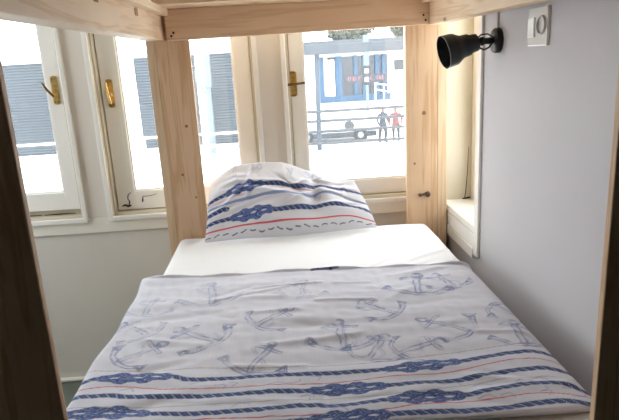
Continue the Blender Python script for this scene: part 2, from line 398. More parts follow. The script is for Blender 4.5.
# two old bolt heads in the right post, screws in the head rail
bm = bmesh.new()
for x, z, r in ((.706, 1.034, .010), (.746, 1.036, .0155)): lathe(bm, (x, 2.84, z), (0, -1, 0), [(0, r), (.010, r * .95), (.016, r * .6)], 14)
tube(bm, [(.700, 2.836, 1.035), (.740, 2.836, 1.036)], .006, 8)
part('bolt_head', bm, m_rust, pr)
rl = part('upper_side_rail', B(-.588, -.508, .969, 2.8395, 1.866, 2.135, bv), pine_y, bed)
rr = part('upper_side_rail', B(.746, .815, .969, 2.8395, 1.872, 2.135, bv), pine_y, bed)
hb_ = B(-.490, .7445, 2.80, 2.8395, 1.868, 2.002, bv)
for v in hb_.verts:
    if v.co.z < 1.93: v.co.z += .0095 * (v.co.x - .16)
hr = part('upper_head_rail', hb_, pine_x, bed)
for x, z in ((-.468, 1.883), (-.457, 1.897), (.718, 1.917), (.728, 1.894)):
    part('screw', lathe(bmesh.new(), (x, 2.8005, z), (0, -1, 0), [(0, .0055), (.002, .0045)], 12), m_dark, hr)
for y, z in ((2.31, 1.953), (1.80, 1.955)):
    part('wooden_plug', B(-.509, -.5045, y - .022, y + .018, z - .013, z + .014), m_plug, rl)
for k, y in enumerate(np.arange(1.08, 2.5, .245)):
    part('slat', B(-.507, .745, y, y + .10, 2.004, 2.026, .002), pine_x, bed)
part('slat', B(-.507, .745, 2.585, 2.838, 2.0025, 2.026, .002), pine_x, bed)
lm = bmesh.new(); box(lm, -.5075, -.470, 1.0, 2.79, 1.972, 2.003, .002)
part('ledger', lm, pine_y, bed)
lm = bmesh.new(); box(lm, .708, .7455, 1.0, 2.79, 1.972, 2.003, .002)
part('ledger', lm, pine_y, bed)
part('lower_side_rail', B(-.555, -.52, .969, 2.8395, .50, .64, bv), pine_y, bed)
part('lower_side_rail', B(.735, .77, .969, 2.8395, .50, .64, bv), pine_y, bed)
part('lower_end_rail', B(-.391, .639, 2.84, 2.866, .62, .86, bv), pine_x, bed)
part('lower_end_rail', B(-.439, .587, .94, .966, .52, .69, bv), pine_x, bed)
part('slat_deck', B(-.5195, .7345, .97, 2.8395, .60, .644, bv), pine_x, bed)

# ------------------------------------------------------------------ mattress with its fitted sheet
def rounded_block(x0, x1, y0, y1, z0, z1, r, nx, ny, nz):
    bm = bmesh.new()
    def face(f, na, nb):
        vs = [[bm.verts.new(f(i / na, j / nb)) for j in range(nb + 1)] for i in range(na + 1)]
        for i in range(na):
            for j in range(nb): bm.faces.new((vs[i][j], vs[i + 1][j], vs[i + 1][j + 1], vs[i][j + 1]))
    X = lambda t: x0 + (x1 - x0) * t; Y = lambda t: y0 + (y1 - y0) * t; Z = lambda t: z0 + (z1 - z0) * t
    for z in (z0, z1): face(lambda a, b: (X(a), Y(b), z), nx, ny)
    for y in (y0, y1): face(lambda a, b: (X(a), y, Z(b)), nx, nz)
    for x in (x0, x1): face(lambda a, b: (x, Y(a), Z(b)), ny, nz)
    bmesh.ops.remove_doubles(bm, verts=bm.verts, dist=1e-5)
    c0 = Vector((x0 + r, y0 + r, z0 + r)); c1 = Vector((x1 - r, y1 - r, z1 - r))
    for v in bm.verts:
        q = Vector([min(max(v.co[k], c0[k]), c1[k]) for k in range(3)]); d = v.co - q
        if d.length > 1e-6: v.co = q + d.normalized() * r
    return bm
MT = .895
mt_ = rounded_block(-.548, .738, .985, 2.832, .646, .74, .03, 24, 36, 4)
mattress = put('mattress', mt_, m_matt, smooth=True, base=(.105, 1.9, .646))
BASE[mattress.name] = Vector((.105, 1.9, .646))
tag(mattress, 'thick mattress under a white fitted sheet on the lower bunk', 'mattress')
bm = rounded_block(-.552, .742, .982, 2.835, .70, MT, .045, 110, 150, 6)
rs = np.random.RandomState(3)
wr = [(rs.uniform(.30, .72), rs.uniform(2.15, 2.75), rs.uniform(.45, .85), rs.uniform(.008, .016), rs.uniform(.002, .0045)) for _ in range(16)]
for v in bm.verts:
    if v.co.z > MT - .02:
        x, y = v.co.x, v.co.y; dz = .0015 * math.sin(9 * x + 4 * y) + .001 * math.sin(23 * x - 13 * y)
        for (wx, wy, th, sg, am) in wr:
            a = (x - wx) * math.cos(th) + (y - wy) * math.sin(th); b = -(x - wx) * math.sin(th) + (y - wy) * math.cos(th)
            dz += am * math.exp(-(b / sg) ** 2 - (a / .16) ** 2)
        v.co.z += dz
part('fitted_sheet', bm, m_sheet, mattress, False)
for p in bpy.data.objects['fitted_sheet'].data.polygons: p.use_smooth = True

# ------------------------------------------------------------------ printed cotton: ropes, knots, lines and anchors
def noise2(x, y, seed, n=24, lo=6, hi=40):
    r = np.random.RandomState(seed); out = np.zeros_like(x)
    for _ in range(n):
        f = math.exp(r.uniform(math.log(lo), math.log(hi))); t = r.uniform(0, 2 * math.pi)
        out += np.sin(f * (x * math.cos(t) + y * math.sin(t)) + r.uniform(0, 7))
    return out / math.sqrt(n)
def polydist(x, y, pts):
    """distance to a polyline, signed offset and arc length along it"""
    best = np.full(x.shape, 9.0); sd = np.zeros_like(x); al = np.zeros_like(x); s0 = 0
    for (ax_, ay_), (bx_, by_) in zip(pts, pts[1:]):
        dx, dy = bx_ - ax_, by_ - ay_; L = math.hypot(dx, dy)
        if L < 1e-6: continue
        t = np.clip(((x - ax_) * dx + (y - ay_) * dy) / L / L, 0, 1)
        d = np.hypot(x - ax_ - t * dx, y - ay_ - t * dy)
        sg = np.sign(dx * (y - ay_) - dy * (x - ax_))
        m = d < best
        best = np.where(m, d, best); sd = np.where(m, sg * d, sd); al = np.where(m, s0 + t * L, al); s0 += L
    return best, sd, al
def smooth_poly(pts, n=6):
    P = np.array(pts); out = []
    for i in range(len(P) - 1):
        p0, p1, p2, p3 = P[max(i - 1, 0)], P[i], P[i + 1], P[min(i + 2, len(P) - 1)]
        for k in range(n):
            t = k / n
            out.append(.5 * ((2 * p1) + (-p0 + p2) * t + (2 * p0 - 5 * p1 + 4 * p2 - p3) * t * t + (-p0 + 3 * p1 - 3 * p2 + p3) * t ** 3))
    out.append(P[-1]); return [tuple(q) for q in out]
def blend(C, mask, col):
    m = np.clip(mask, 0, 1)[..., None]; C[:] = C * (1 - m) + np.array(col[:3]) * m
NAVY, BLUE, PALE = lin(40, 52, 96), lin(84, 106, 162), lin(190, 197, 216)
RED, TAN, SKETCH = lin(205, 84, 92), lin(158, 140, 122), lin(92, 108, 158)
def ss(a, b, v): 
    t = np.clip((v - a) / (b - a), 0, 1); return t * t * (3 - 2 * t)
def rope(C, x, y, pts, r, pitch, knots=(), col=NAVY, col2=BLUE, soft=.0015):
    pts = smooth_poly(pts)
    box_ = (y > min(p[1] for p in pts) - .06) & (y < max(p[1] for p in pts) + .06)
    d, sd, s = polydist(x, y, pts)
    ph = s / pitch + sd / (2.6 * r)
    edge = r * (.86 + .16 * np.abs(np.sin(math.pi * (s / pitch))))
    inside = 1 - ss(edge - soft, edge + soft, d)
    kn = np.zeros_like(x)
    for a, b in knots: kn = np.maximum(kn, ss(a - .004, a + .004, x) * (1 - ss(b - .004, b + .004, x)))
    fr = ph - np.floor(ph)
    gap = ss(.74, .84, fr) * (1 - ss(.93, 1.0, fr))
    hi = ss(.15, .35, fr) * (1 - ss(.45, .7, fr))
    m = inside * (1 - kn)
    blend(C, m, col); blend(C, m * hi * .75, col2); blend(C, m * gap * .75, PALE)
    for a, b in knots:
        L = b - a; t = np.clip((x - a) / L, 0, 1)
        env = np.sin(math.pi * np.clip(t, 0, 1)) ** .45
        for lobe in (0, .5):
            for k in range(4):
                ph0 = k * math.pi / 2 + lobe * .8
                off = env * 2.4 * r * np.sin(2 * math.pi * t * 1.5 + ph0) * (.95 if k % 2 else .6)
                dd = np.abs(sd - off)
                st = (1 - ss(.62 * r, .62 * r + .0025, dd)) * (t > 0) * (t < 1) * (d < .06)
                fr2 = (s / (pitch * .7) + (sd - off) / (1.5 * r) * (1 if k % 2 else -1)) % 1
                blend(C, st, col2); blend(C, st * ss(.5, .65, fr2) * .8, col)
                rim = ss(.45 * r, .62 * r, dd) * st
                blend(C, rim * .6, col)
                blend(C, st * ss(.80, .88, fr2) * (1 - ss(.92, 1., fr2)) * .7, PALE)
        # pale gaps between the loops
        for c in (.22, .55, .8):
            e = ((x - a - L * c) / (.07 * L)) ** 2 + (sd / (.32 * r)) ** 2
            blend(C, (1 - ss(.7, 1.2, e)) * .8, (.75, .77, .82))
def line(C, x, y, pts, r, col, a=1.0):
    d, _, s = polydist(x, y, smooth_poly(pts, 4)); blend(C, (1 - ss(r * .6, r * 1.3, d)) * a, col)
def anchor(C, x, y, a, b, col=SKETCH, al=.5, size=None, flip=1):
    """sketched anchor outline: crown at a, ring end at b"""
    a = np.array(a); b = np.array(b); L = np.linalg.norm(b - a); e = (b - a) / L; n = np.array([-e[1], e[0]]); L = size or max(L, .15)
    lx = (x - a[0]) * n[0] + (y - a[1]) * n[1]; ly = (x - a[0]) * e[0] + (y - a[1]) * e[1]
    lx = lx / L; ly = ly / L
    near = (np.abs(lx) < 1.1) & (ly > -.5) & (ly < 1.5)
    if not near.any(): return
    ii = np.where(near); X = lx[ii]; Y = ly[ii]; sd_ = int(abs(a[0] * 991 + a[1] * 577)) % 9973
    wx = noise2(X, Y, sd_, 10, 4, 22); wy = noise2(X, Y, sd_ + 1, 10, 4, 22)
    X = X + .022 * wx; Y = Y + .022 * wy
    dist = np.full(X.shape, 9.0); fill = np.zeros_like(X); dist2 = np.full(X.shape, 9.0)
    def stroke(pts, w):
        nonlocal dist, fill, dist2
        d, sg, _ = polydist(X, Y, pts)
        dist = np.minimum(dist, np.abs(d - w)); fill = np.maximum(fill, (d < w) * 1.0)
        dist2 = np.minimum(dist2, np.abs(sg - w * 1.45 + .02 * wy) + 9 * (d > w * 2))
    stroke([(0, .02), (0, .84)], .050)                                    # shank
    stroke([(-.26, .74), (.26, .78)], .036)                               # stock
    arc = [(.58 * math.sin(t), .36 - .40 * math.cos(t)) for t in np.linspace(-1.25, 1.25, 15)]
    stroke(arc, .044)                                                     # arms
    for s_ in (-1, 1):
        tx, ty = .58 * math.sin(1.25) * s_, .36 - .40 * math.cos(1.25)
        stroke([(tx - .10 * s_, ty - .06), (tx + .02 * s_, ty + .12), (tx + .09 * s_, ty - .05), (tx - .1 * s_, ty - .06)], .018)   # fluke
    ringd = np.abs(np.hypot(X, Y - .93) - .085); dist = np.minimum(dist, np.abs(ringd - .018))
    rp = [(.34 * math.sin(6.5 * q) * (1 - .4 * q), 1.0 - 1.1 * q) for q in np.linspace(0, 1, 26)]   # a loose rope round the shank
    d, _, s = polydist(X, Y, rp); dist2 = np.minimum(dist2, np.abs(d - .022))
    px = .008
    brk = np.clip(.72 + .5 * noise2(X, Y, sd_ + 2, 12, 8, 40), .15, 1)
    m = np.maximum((1 - ss(px, px * 2.6, dist)) * brk, (1 - ss(px * .6, px * 2.2, dist2)) * .55 * brk) * al
    hatch = .5 + .5 * np.sin((X * 1.3 + Y) * 85 + 3 * wx)
    m = np.maximum(m, fill * al * (.08 + .40 * ss(.45, .8, hatch) * np.clip(.5 + .6 * wx, 0, 1)))
    M_ = np.zeros_like(x); M_[ii] = m; blend(C, M_, col)

RA = [(-.62, 1.44), (-.577, 1.44), (-.544, 1.446), (-.444, 1.436), (-.341, 1.425), (-.288, 1.402), (-.178, 1.396), (-.069, 1.395), (.094, 1.38), (.135, 1.379), (.244, 1.378), (.356, 1.382), (.462, 1.392), (.577, 1.413), (.665, 1.416), (.732, 1.4), (.80, 1.385)]
R1 = [(-.62, 1.40), (-.569, 1.4), (-.49, 1.403), (-.363, 1.369), (-.254, 1.354), (-.149, 1.348), (-.069, 1.348), (.089, 1.334), (.251, 1.342), (.412, 1.34), (.563, 1.376), (.647, 1.377), (.722, 1.357), (.8, 1.34)]
RB = [(-.65, 1.37), (-.592, 1.365), (-.492, 1.36), (-.435, 1.343), (-.277, 1.324), (-.173, 1.316), (-.069, 1.317), (.035, 1.307), (.138, 1.301), (.235, 1.3), (.322, 1.302), (.427, 1.3), (.542, 1.322), (.654, 1.331), (.726, 1.31), (.8, 1.295)]
T1 = [(-.62, 1.32), (-.568, 1.317), (-.271, 1.284), (-.043, 1.273), (.083, 1.264), (.26, 1.26), (.418, 1.273), (.527, 1.285), (.635, 1.289), (.729, 1.265), (.8, 1.25)]
RC = [(-.65, 1.295), (-.571, 1.288), (-.47, 1.282), (-.342, 1.26), (-.241, 1.246), (-.118, 1.241), (.006, 1.244), (.104, 1.23), (.217, 1.236), (.331, 1.237), (.432, 1.235), (.512, 1.246), (.62, 1.257), (.691, 1.242), (.725, 1.219), (.8, 1.20)]
R2 = [(-.62, 1.235), (-.552, 1.233), (-.238, 1.221), (-.141, 1.212), (-.068, 1.209), (.052, 1.201), (.198, 1.196), (.298, 1.207), (.397, 1.206), (.497, 1.208), (.601, 1.215), (.681, 1.199), (.8, 1.18)]
RD = [(-.6, 1.225), (-.525, 1.221), (-.234, 1.189), (.027, 1.184), (.122, 1.179), (.218, 1.178), (.338, 1.173), (.433, 1.167), (.558, 1.174), (.632, 1.176), (.699, 1.162), (.8, 1.14)]
T0 = [(-.65, 1.50), (-.614, 1.499), (-.409, 1.467), (-.268, 1.462), (-.126, 1.44), (.098, 1.422), (.253, 1.425), (.414, 1.439), (.656, 1.465), (.728, 1.459), (.8, 1.45)]
ANCH = [(-.282, 1.918, -.304, 2.115), (-.235, 1.615, -.38, 1.725), (-.117, 1.714, .003, 1.808), (-.134, 1.425, -.059, 1.575), (.036, 1.913, .062, 2.063), (.149, 1.523, .151, 1.704),
        (.343, 1.724, .258, 1.82), (.457, 1.87, .495, 2.06), (.543, 1.566, .415, 1.673), (.682, 1.726, .74, 1.661), (.671, 1.46, .693, 1.61), (.305, 1.468, .385, 1.497), (-.515, 1.86, -.50, 1.99),
        (-.518, 1.54, -.437, 1.598), (-.46, 1.70, -.53, 1.76), (.211, 1.45, .27, 1.56), (.60, 1.90, .57, 2.03)]
CLOTH = np.array((.685, .70, .78))
def duvet_print(x, y):
    C = np.ones(x.shape + (3,)) * CLOTH
    chk = (.5 + .5 * np.cos(2 * math.pi * x / .012)) * .5 + (.5 + .5 * np.cos(2 * math.pi * y / .012)) * .5
    C *= (1 - .05 * chk)[..., None]
    blend(C, np.clip(noise2(x, y, 5, 20, 5, 25) * .12 + .1, 0, .25), (.55, .58, .68))
    band = ss(1.43, 1.47, y - (.0 * x))
    for i, (a, b, c, d) in enumerate(ANCH):
        anchor(C, x, y, (a, b), (c, d), al=.78 if i not in (0, 4, 12) else .52)
    for a, b, c, d in ((.095, 2.158, .12, 2.164), (.12, 2.162, .17, 2.158), (.17, 2.158, .20, 2.162), (.52, 2.148, .58, 2.15), (-.50, 2.216, -.40, 2.206)): line(C, x, y, [(a, b), (c, d)], .007, NAVY, .8)
    line(C, x, y, [(-.13, 2.028), (.0, 2.022), (.10, 2.035)], .004, NAVY, .55)  # shade of the crease drawn in as a dark line
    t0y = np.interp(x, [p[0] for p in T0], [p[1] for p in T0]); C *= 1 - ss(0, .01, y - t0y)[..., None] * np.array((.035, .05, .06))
    line(C, x, y, T0, .0018, TAN, .8)
    rope(C, x, y, RA, .0100, .026, ((-.548, -.341), (.244, .457)))
    line(C, x, y, R1, .0022, RED, .9)
    rope(C, x, y, RB, .0100, .026, ((.035, .232),))
    line(C, x, y, T1, .0013, TAN, .8)
    rope(C, x, y, RC, .0100, .026, ((-.600, -.368), (.225, .418)))
    line(C, x, y, R2, .0022, RED, .9)
    rope(C, x, y, RD, .0100, .026, ((.027, .218),))
    # little sketch marks between the ropes
    r = np.random.RandomState(11)
    for _ in range(26):
        cx, cy = r.uniform(-.5, .7), r.choice([1.375, 1.352, 1.275, 1.225, 1.20]) + r.uniform(-.008, .008); t = r.uniform(0, 3)
        line(C, x, y, [(cx, cy), (cx + .03 * math.cos(t), cy + .018 * math.sin(t)), (cx + .05 * math.cos(t + .6), cy + .02 * math.sin(t + .6))], .0016, SKETCH, .5)
    return C

# duvet: one sheet of cloth lying on the mattress, rolled over both long edges
def duvet():
    zt = .919
    prof = [(-.590, .735), (-.597, .82), (-.598, .88), (-.594, .905), (-.585, .916), (-.57, zt)]
    prof += [(x, zt) for x in np.linspace(-.54, .67, 26)]
    prof += [(.705, .912), (.728, .902), (.742, .880), (.748, .84), (.750, .80)]
    prof = np.array(prof); seg = np.r_[0, np.cumsum(np.hypot(*np.diff(prof, axis=0).T))]
    n, m = 470, 400
    u = np.linspace(0, seg[-1], n); px = np.interp(u, seg, prof[:, 0]); pz = np.interp(u, seg, prof[:, 1])
    k = np.ones(5) / 5
    pad = lambda a: np.convolve(np.r_[np.full(2, a[0]), a, np.full(2, a[-1])], k, 'valid')
    px, pz = pad(px), pad(pz)
    yh = np.interp(px, [-.60, -.585, 0, .3, .72, .76], [2.225, 2.225, 2.165, 2.155, 2.140, 2.13])
    yf = np.interp(px, [-.6, .3, .67, .75], [1.165, 1.152, 1.143, 1.16])
    v = np.linspace(0, 1, m)
    Y = yf[:, None] + (yh - yf)[:, None] * v[None]; X = np.repeat(px[:, None], m, 1); Z = np.repeat(pz[:, None], m, 1)
    flat = ss(-.595, -.56, X) * (1 - ss(.68, .74, X))
    Z = Z + flat * (.0024 * noise2(X, Y * 1.7, 2, 16, 4, 16) + .0014 * noise2(X * .5, Y * 2.2, 8, 16, 15, 45) + .0006 * noise2(X, Y, 18, 24, 60, 160))
    r = np.random.RandomState(21)
    def crease(x0, y0, x1, y1, w, h):
        d, sd, s = polydist(X, Y, [(x0, y0), (x1, y1)]); L = math.hypot(x1 - x0, y1 - y0)
        return h * np.exp(-(d / w) ** 2)
    Z += flat * crease(-.13, 2.022, .12, 2.03, .010, .004)
    Z += flat * crease(.17, 2.02, .30, 2.01, .010, .003)
    for _ in range(44):
        a, b = r.uniform(-.5, .6), r.uniform(1.2, 2.1); t = r.normal(0, .28); L = r.uniform(.08, .3)
        Z += flat * crease(a, b, a + L * math.cos(t), b + L * math.sin(t), r.uniform(.010, .024), r.uniform(-.004, .0065))
    # the side seam wanders; head hem rolls down a little
    X = X + (1 - ss(-.585, -.50, X)) * (.008 * np.sin(7 * Y + 1) + .004 * np.sin(19 * Y))
    ed = np.minimum(v, 1 - v)[None] * (yh - yf)[:, None]
    Z -= .004 * np.exp(-(ed / .006) ** 2) * (v[None] < .5)
    eh = (1 - v)[None] * (yh - yf)[:, None]                       # the head hem stands up a little
    Z += (.007 + .002 * np.sin(11 * X) + .003 * np.sin(27 * X + 2)) * (1 - ss(.002, .014, eh)) * ss(-.59, -.55, X)
    Y = Y + .006 * np.sin(6 * X + 1) * ss(.8, 1, v)[None]
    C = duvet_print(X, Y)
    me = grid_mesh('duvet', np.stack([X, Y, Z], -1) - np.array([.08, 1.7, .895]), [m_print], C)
    o = bpy.data.objects.new('duvet', me); COL.objects.link(o); o.location = (.08, 1.7, .895)
    s = o.modifiers.new('thickness', 'SOLIDIFY'); s.thickness = .010; s.offset = -1
    return tag(o, 'white duvet with blue rope stripes and pale sketched anchors spread over the bed', 'duvet')
duvet()

# pillow: filled case leaning back against the window frame
def pillow():
    n, m = 260, 190
    u = np.linspace(0, 1, n)[:, None] * np.ones((1, m)); v = np.linspace(0, 1, m)[None] * np.ones((n, 1))
    def surf(side):
        xl = -.400 + .026 * v ** .8; xr = .462 - .085 * v ** 1.2
        x = xl + (xr - xl) * u
        yb = 2.690 + .05 * u; yt = 2.925 + .02 * np.sin(math.pi * u)
        zb = .903 + .004 * np.sin(9 * u); zt = .006 * np.sin(13 * u) + np.interp(u, [0, .18, .36, .5, .66, .8, 1], [1.155, 1.230, 1.248, 1.232, 1.180, 1.150, 1.112])
        y = yb + (yt - yb) * v; z = zb + (zt - zb) * v
        e = (np.sin(math.pi * u) ** .42) * (np.sin(math.pi * np.clip(v, 0, 1)) ** .55)
        ny, nz = -(zt - zb), (yt - yb); ln = np.hypot(ny, nz); ny, nz = ny / ln, nz / ln
        if side > 0:
            h = e * (.060 + .012 * np.sin(5 * u + 2 * v)) + e * .017 * noise2(u * .9, v * .45, 4, 18, 6, 26) + e * .008 * noise2(u * .5 + v * .3, v * .45 - u * .3, 6, 18, 25, 60)
            h += e * (.014 * np.exp(-((u - .60 - .12 * (v - .5)) / .035) ** 2) * ss(.1, .6, v) - .016 * np.exp(-((u - .66 - .1 * (v - .4)) / .03) ** 2) * ss(.2, .7, v))
            h -= .012 * e * np.exp(-((v - .66 + .25 * (u - .3)) / .03) ** 2) * ss(.05, .2, u) * (1 - ss(.5, .7, u))
            h += .010 * e * np.exp(-((v - .72 + .25 * (u - .3)) / .03) ** 2) * ss(.05, .2, u) * (1 - ss(.5, .7, u))
            rp_ = np.random.RandomState(5)
            for _ in range(22):
                cu, cv, th, L_ = rp_.uniform(.1, .9), rp_.uniform(.15, .9), rp_.normal(.15, .5), rp_.uniform(.06, .16)
                a_ = ((u - cu) * .86 * math.cos(th) + (v - cv) * .36 * math.sin(th)) / L_; b_ = (-(u - cu) * .86 * math.sin(th) + (v - cv) * .36 * math.cos(th)) / rp_.uniform(.008, .016)
                h += e * rp_.choice([-1, 1]) * .014 * np.exp(-a_ ** 2 - b_ ** 2)
        else: h = -e * .030
        return np.stack([x, y + ny * h, z + nz * h], -1)
    Fp, Bp = surf(1), surf(-1)
    C = np.ones((n, m, 3)) * np.array((.72, .72, .765))
    U = u * .86; V = v * .36                            # metres on the cloth
    PK = lambda pts: [(a * .86, b * .36) for a, b in pts]
    blend(C, np.clip(noise2(U, V, 15, 20, 8, 40) * .10 + .06, 0, .2), (.58, .62, .72))
    anchor(C, U, V, (.50, .22), (.62, .33), al=.35); anchor(C, U, V, (.17, .27), (.3, .33), al=.3)
    main = PK([(-.02, .22), (.05, .25), (.12, .26), (.24, .275), (.38, .30), (.5, .325), (.62, .35), (.75, .38), (.86, .375), (.93, .34), (1.02, .26)])
    rope(C, U, V, main, .0105, .030, ((.15 * .86, .40 * .86),))
    mid = PK([(-.02, .48), (.06, .47), (.2, .47), (.35, .50), (.5, .51), (.62, .50), (.75, .60), (.9, .50), (1.02, .44)])
    rope(C, U, V, mid, .0065, .020, (), BLUE, PALE)
    topr = PK([(-.02, .58), (.08, .60), (.2, .62), (.32, .645), (.45, .65), (.55, .62), (.66, .66), (.75, .71), (.9, .70), (1.02, .66)])
    rope(C, U, V, topr, .0095, .028, ((.12 * .86, .36 * .86),))
    left = PK([(-.02, .36), (.03, .38), (.10, .40), (.13, .39)])
    rope(C, U, V, left, .0125, .026, ())
    line(C, U, V, PK([(-.02, .12), (.1, .14), (.3, .155), (.5, .17), (.7, .19), (.85, .19), (1.02, .10)]), .0042, RED, 1)
    line(C, U, V, PK([(-.02, .52), (.1, .53), (.24, .535)]), .0022, RED, .6)
    line(C, U, V, PK([(.46, .58), (.58, .585), (.68, .61)]), .0028, RED, .6)
    dash = PK([(-.02, .05), (.3, .075), (.6, .09), (.9, .09), (1.02, .05)])
    d, sd, s = polydist(U, V, dash); fr = (s / .045) % 1
    blend(C, (1 - ss(.0018, .004, np.abs(sd + .005 * np.sin(s * 47) + .003 * np.sin(s * 131)))) * (d < .02) * (fr > .35) * .85, NAVY)
    P = np.concatenate([Fp, Bp[:, ::-1][:, 1:]], 1); CC = np.concatenate([C, C[:, ::-1][:, 1:]], 1)
    b = np.array([.03, 2.8, .897])
    me = grid_mesh('pillow', P - b, [m_print], CC)
    o = bpy.data.objects.new('pillow', me); COL.objects.link(o); o.location = tuple(b)
    return tag(o, 'plump white pillow with navy knotted ropes leaning at the head of the bed', 'pillow')
pillow()

# ------------------------------------------------------------------ wall lamp
LY = 2.245; LZ = 1.776
lamp = thing('wall_lamp', (XR, LY, LZ), 'black cone spot lamp fixed to the grey right wall', 'wall lamp')
part('base', lathe(bmesh.new(), (XR, LY, LZ), (-1, 0, 0), [(0, .047), (.016, .047), (.022, .043), (.026, .03), (.027, .0)], 36), m_black, lamp, True)
part('arm', T([(XR - .026, LY, LZ), (XR - .05, LY, LZ), (XR - .072, LY - .002, LZ - .002), (XR - .095, LY - .004, LZ - .004)], [.014, .012, .011, .013], 14), m_black, lamp, True)
jb = bmesh.new(); bmesh.ops.create_uvsphere(jb, u_segments=16, v_segments=10, radius=.017); bmesh.ops.translate(jb, verts=jb.verts, vec=(XR - .068, LY, LZ))
part('swivel_joint', jb, m_black, lamp, True)
ho = Vector((XR - .088, LY - .004, LZ - .002)); ha = Vector((-1, -.10, -.24)).normalized()
hp = [(0, .024), (.003, .033), (.034, .036), (.036, .041), (.060, .043), (.066, .044), (.092, .059), (.097, .0605), (.138, .063),
      (.138, .0605), (.097, .0575), (.066, .041), (.02, .034), (.016, .0)]
shd = part('lamp_shade', lathe(bmesh.new(), ho, ha, hp, 48), m_black, lamp, True)
part('bulb', lathe(bmesh.new(), ho, ha, [(.02, .012), (.05, .014), (.075, .022), (.09, .024), (.104, .019), (.110, .009), (.111, .0)], 24), m_bulb, shd, True)
part('flex', T([(XR - .024, LY - .012, LZ + .002), (XR - .045, LY - .016, LZ - .024), (XR - .065, LY - .02, LZ - .032), (XR - .085, LY - .016, LZ - .022), (XR - .09, LY - .012, LZ - .012)], .0035, 8), m_black, lamp, True)
part('flex', T([(XR - .024, LY - .010, LZ + .012), (XR - .05, LY - .012, LZ + .026), (XR - .075, LY - .012, LZ + .024), (XR - .09, LY - .01, LZ + .012)], .003, 8), m_black, lamp, True)
cab = put('cable', T([(XR - .005, LY + .004, LZ + .045), (XR - .005, LY + .004, LZ + .12), (XR - .005, LY + .001, 2.05), (XR - .005, LY, 2.62)], .0045, 8), m_cable, base=(XR - .005, LY, LZ + .045))
tag(cab, 'thin grey cable running up the right wall above the black lamp', 'cable')
# ------------------------------------------------------------------ double switch plate
sw = thing('light_switch', (XR, 1.905, 1.808), 'white double plate with a rocker switch and socket on the grey wall', 'light switch')
part('plate', B(XR - .011, XR, 1.825, 1.964, 1.747, 1.869, .004), m_plastic, sw)
rk = part('rocker', B(XR - .017, XR - .0105, 1.908, 1.955, 1.775, 1.838, .003), m_plastic, sw)
sm = bmesh.new(); lathe(sm, (XR - .0105, 1.860, 1.812), (-1, 0, 0), [(0, .030), (.008, .030), (.008, .026), (.001, .024), (.001, 0)], 32)
part('socket', sm, m_plastic2, sw, True)

# ------------------------------------------------------------------ outside: street below the window
m_pave = mat('pale_concrete', (.80, .80, .79, 1), .9, var=.04, scale=.6)
m_facade = mat('white_render', (.78, .79, .80, 1), .9, var=.03, scale=.8)
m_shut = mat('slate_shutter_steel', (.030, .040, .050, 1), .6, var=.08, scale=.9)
m_bluep = mat('blue_door_paint', (.003, .040, .090, 1), .5, var=.08, scale=2)
m_dglass = mat('dark_shop_glass', (.012, .016, .025, 1), .15, var=.2, scale=1.5)
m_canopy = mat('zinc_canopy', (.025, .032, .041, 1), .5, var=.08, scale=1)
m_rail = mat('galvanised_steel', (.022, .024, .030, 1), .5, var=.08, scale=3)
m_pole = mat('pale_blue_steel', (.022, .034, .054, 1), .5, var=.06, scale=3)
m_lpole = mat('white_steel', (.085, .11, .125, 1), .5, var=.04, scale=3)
m_car = mat('white_car_paint', (.78, .79, .80, 1), .25, var=.01)
m_cardk = mat('dark_rubber', (.014, .015, .018, 1), .8, var=.1, scale=10)
m_trimg = mat('grey_car_plastic', (.022, .026, .032, 1), .6, var=.08, scale=4)
m_hub = mat('alloy', (.22, .225, .23, 1), .5, .0, var=.05)
m_leaf = mat('leaf_green', (.03, .042, .022, 1), .7, var=.3, scale=2)
m_bark = mat('bark', (.1, .08, .06, 1), .9, var=.3, scale=8)
m_red = mat('red_letter_paint', (.26, .06, .10, 1), .5, var=.05)
m_skin = mat('skin', (.15, .09, .07, 1), .6, var=.05)
m_hair = mat('dark_hair', (.05, .04, .035, 1), .7, var=.2, scale=30)
m_cl = [mat('grey_blue_jacket', (.035, .042, .055, 1), .9), mat('pink_red_jacket', (.15, .04, .05, 1), .9), mat('dark_trousers', (.014, .016, .02, 1), .9)]
struct('ground', B(-60, 60, YW + .30, 110, ZG - .2, ZG), m_pave)
# warehouse with slatted grey shutters
wh = thing('shuttered_building', (-6, 27, ZG), 'long white building with grey slatted roller shutters across the street', 'building')
part('wall', B(-18, .15, 27.25, 33, ZG, 2.25), m_facade, wh)
part('parapet', B(-18.1, .25, 27.0, 33.1, 2.25, 2.42, .02), m_facade, wh)
def shutter(x0, x1):
    bm = bmesh.new(); z = ZG + .02; st = .125; prev = None
    while z < 2.1:
        for zz, yy in ((z, 27.10), (z + .085, 27.16), (z + .10, 27.10)):
            cur = (bm.verts.new((x0, yy, zz)), bm.verts.new((x1, yy, zz)))
            if prev: bm.faces.new((prev[0], prev[1], cur[1], cur[0]))
            prev = cur
        z += st
    top = (bm.verts.new((x0, 27.24, z)), bm.verts.new((x1, 27.24, z))); bm.faces.new((prev[0], prev[1], top[1], top[0]))
    bm.verts.ensure_lookup_table(); b0, b1 = bm.verts[0], bm.verts[1]
    q = (bm.verts.new((x0, 27.24, ZG + .02)), bm.verts.new((x1, 27.24, ZG + .02)))
    bm.faces.new((b0, b1, q[1], q[0])); bm.faces.new((q[0], q[1], top[1], top[0]))
    part('roller_shutter', bm, m_shut, wh)
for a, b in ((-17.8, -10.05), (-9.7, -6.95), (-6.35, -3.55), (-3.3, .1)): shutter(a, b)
for x in (-9.88, -6.65, -3.42):
    part('pilaster', B(x - .17, x + .17, 26.98, 27.24, .7 if x < -4 else ZG, 2.25, .01), m_facade, wh)
lp = thing('lamp_post', (-2.93, 25.2, ZG), 'pale lamp post standing before the grey shutters', 'lamp post')
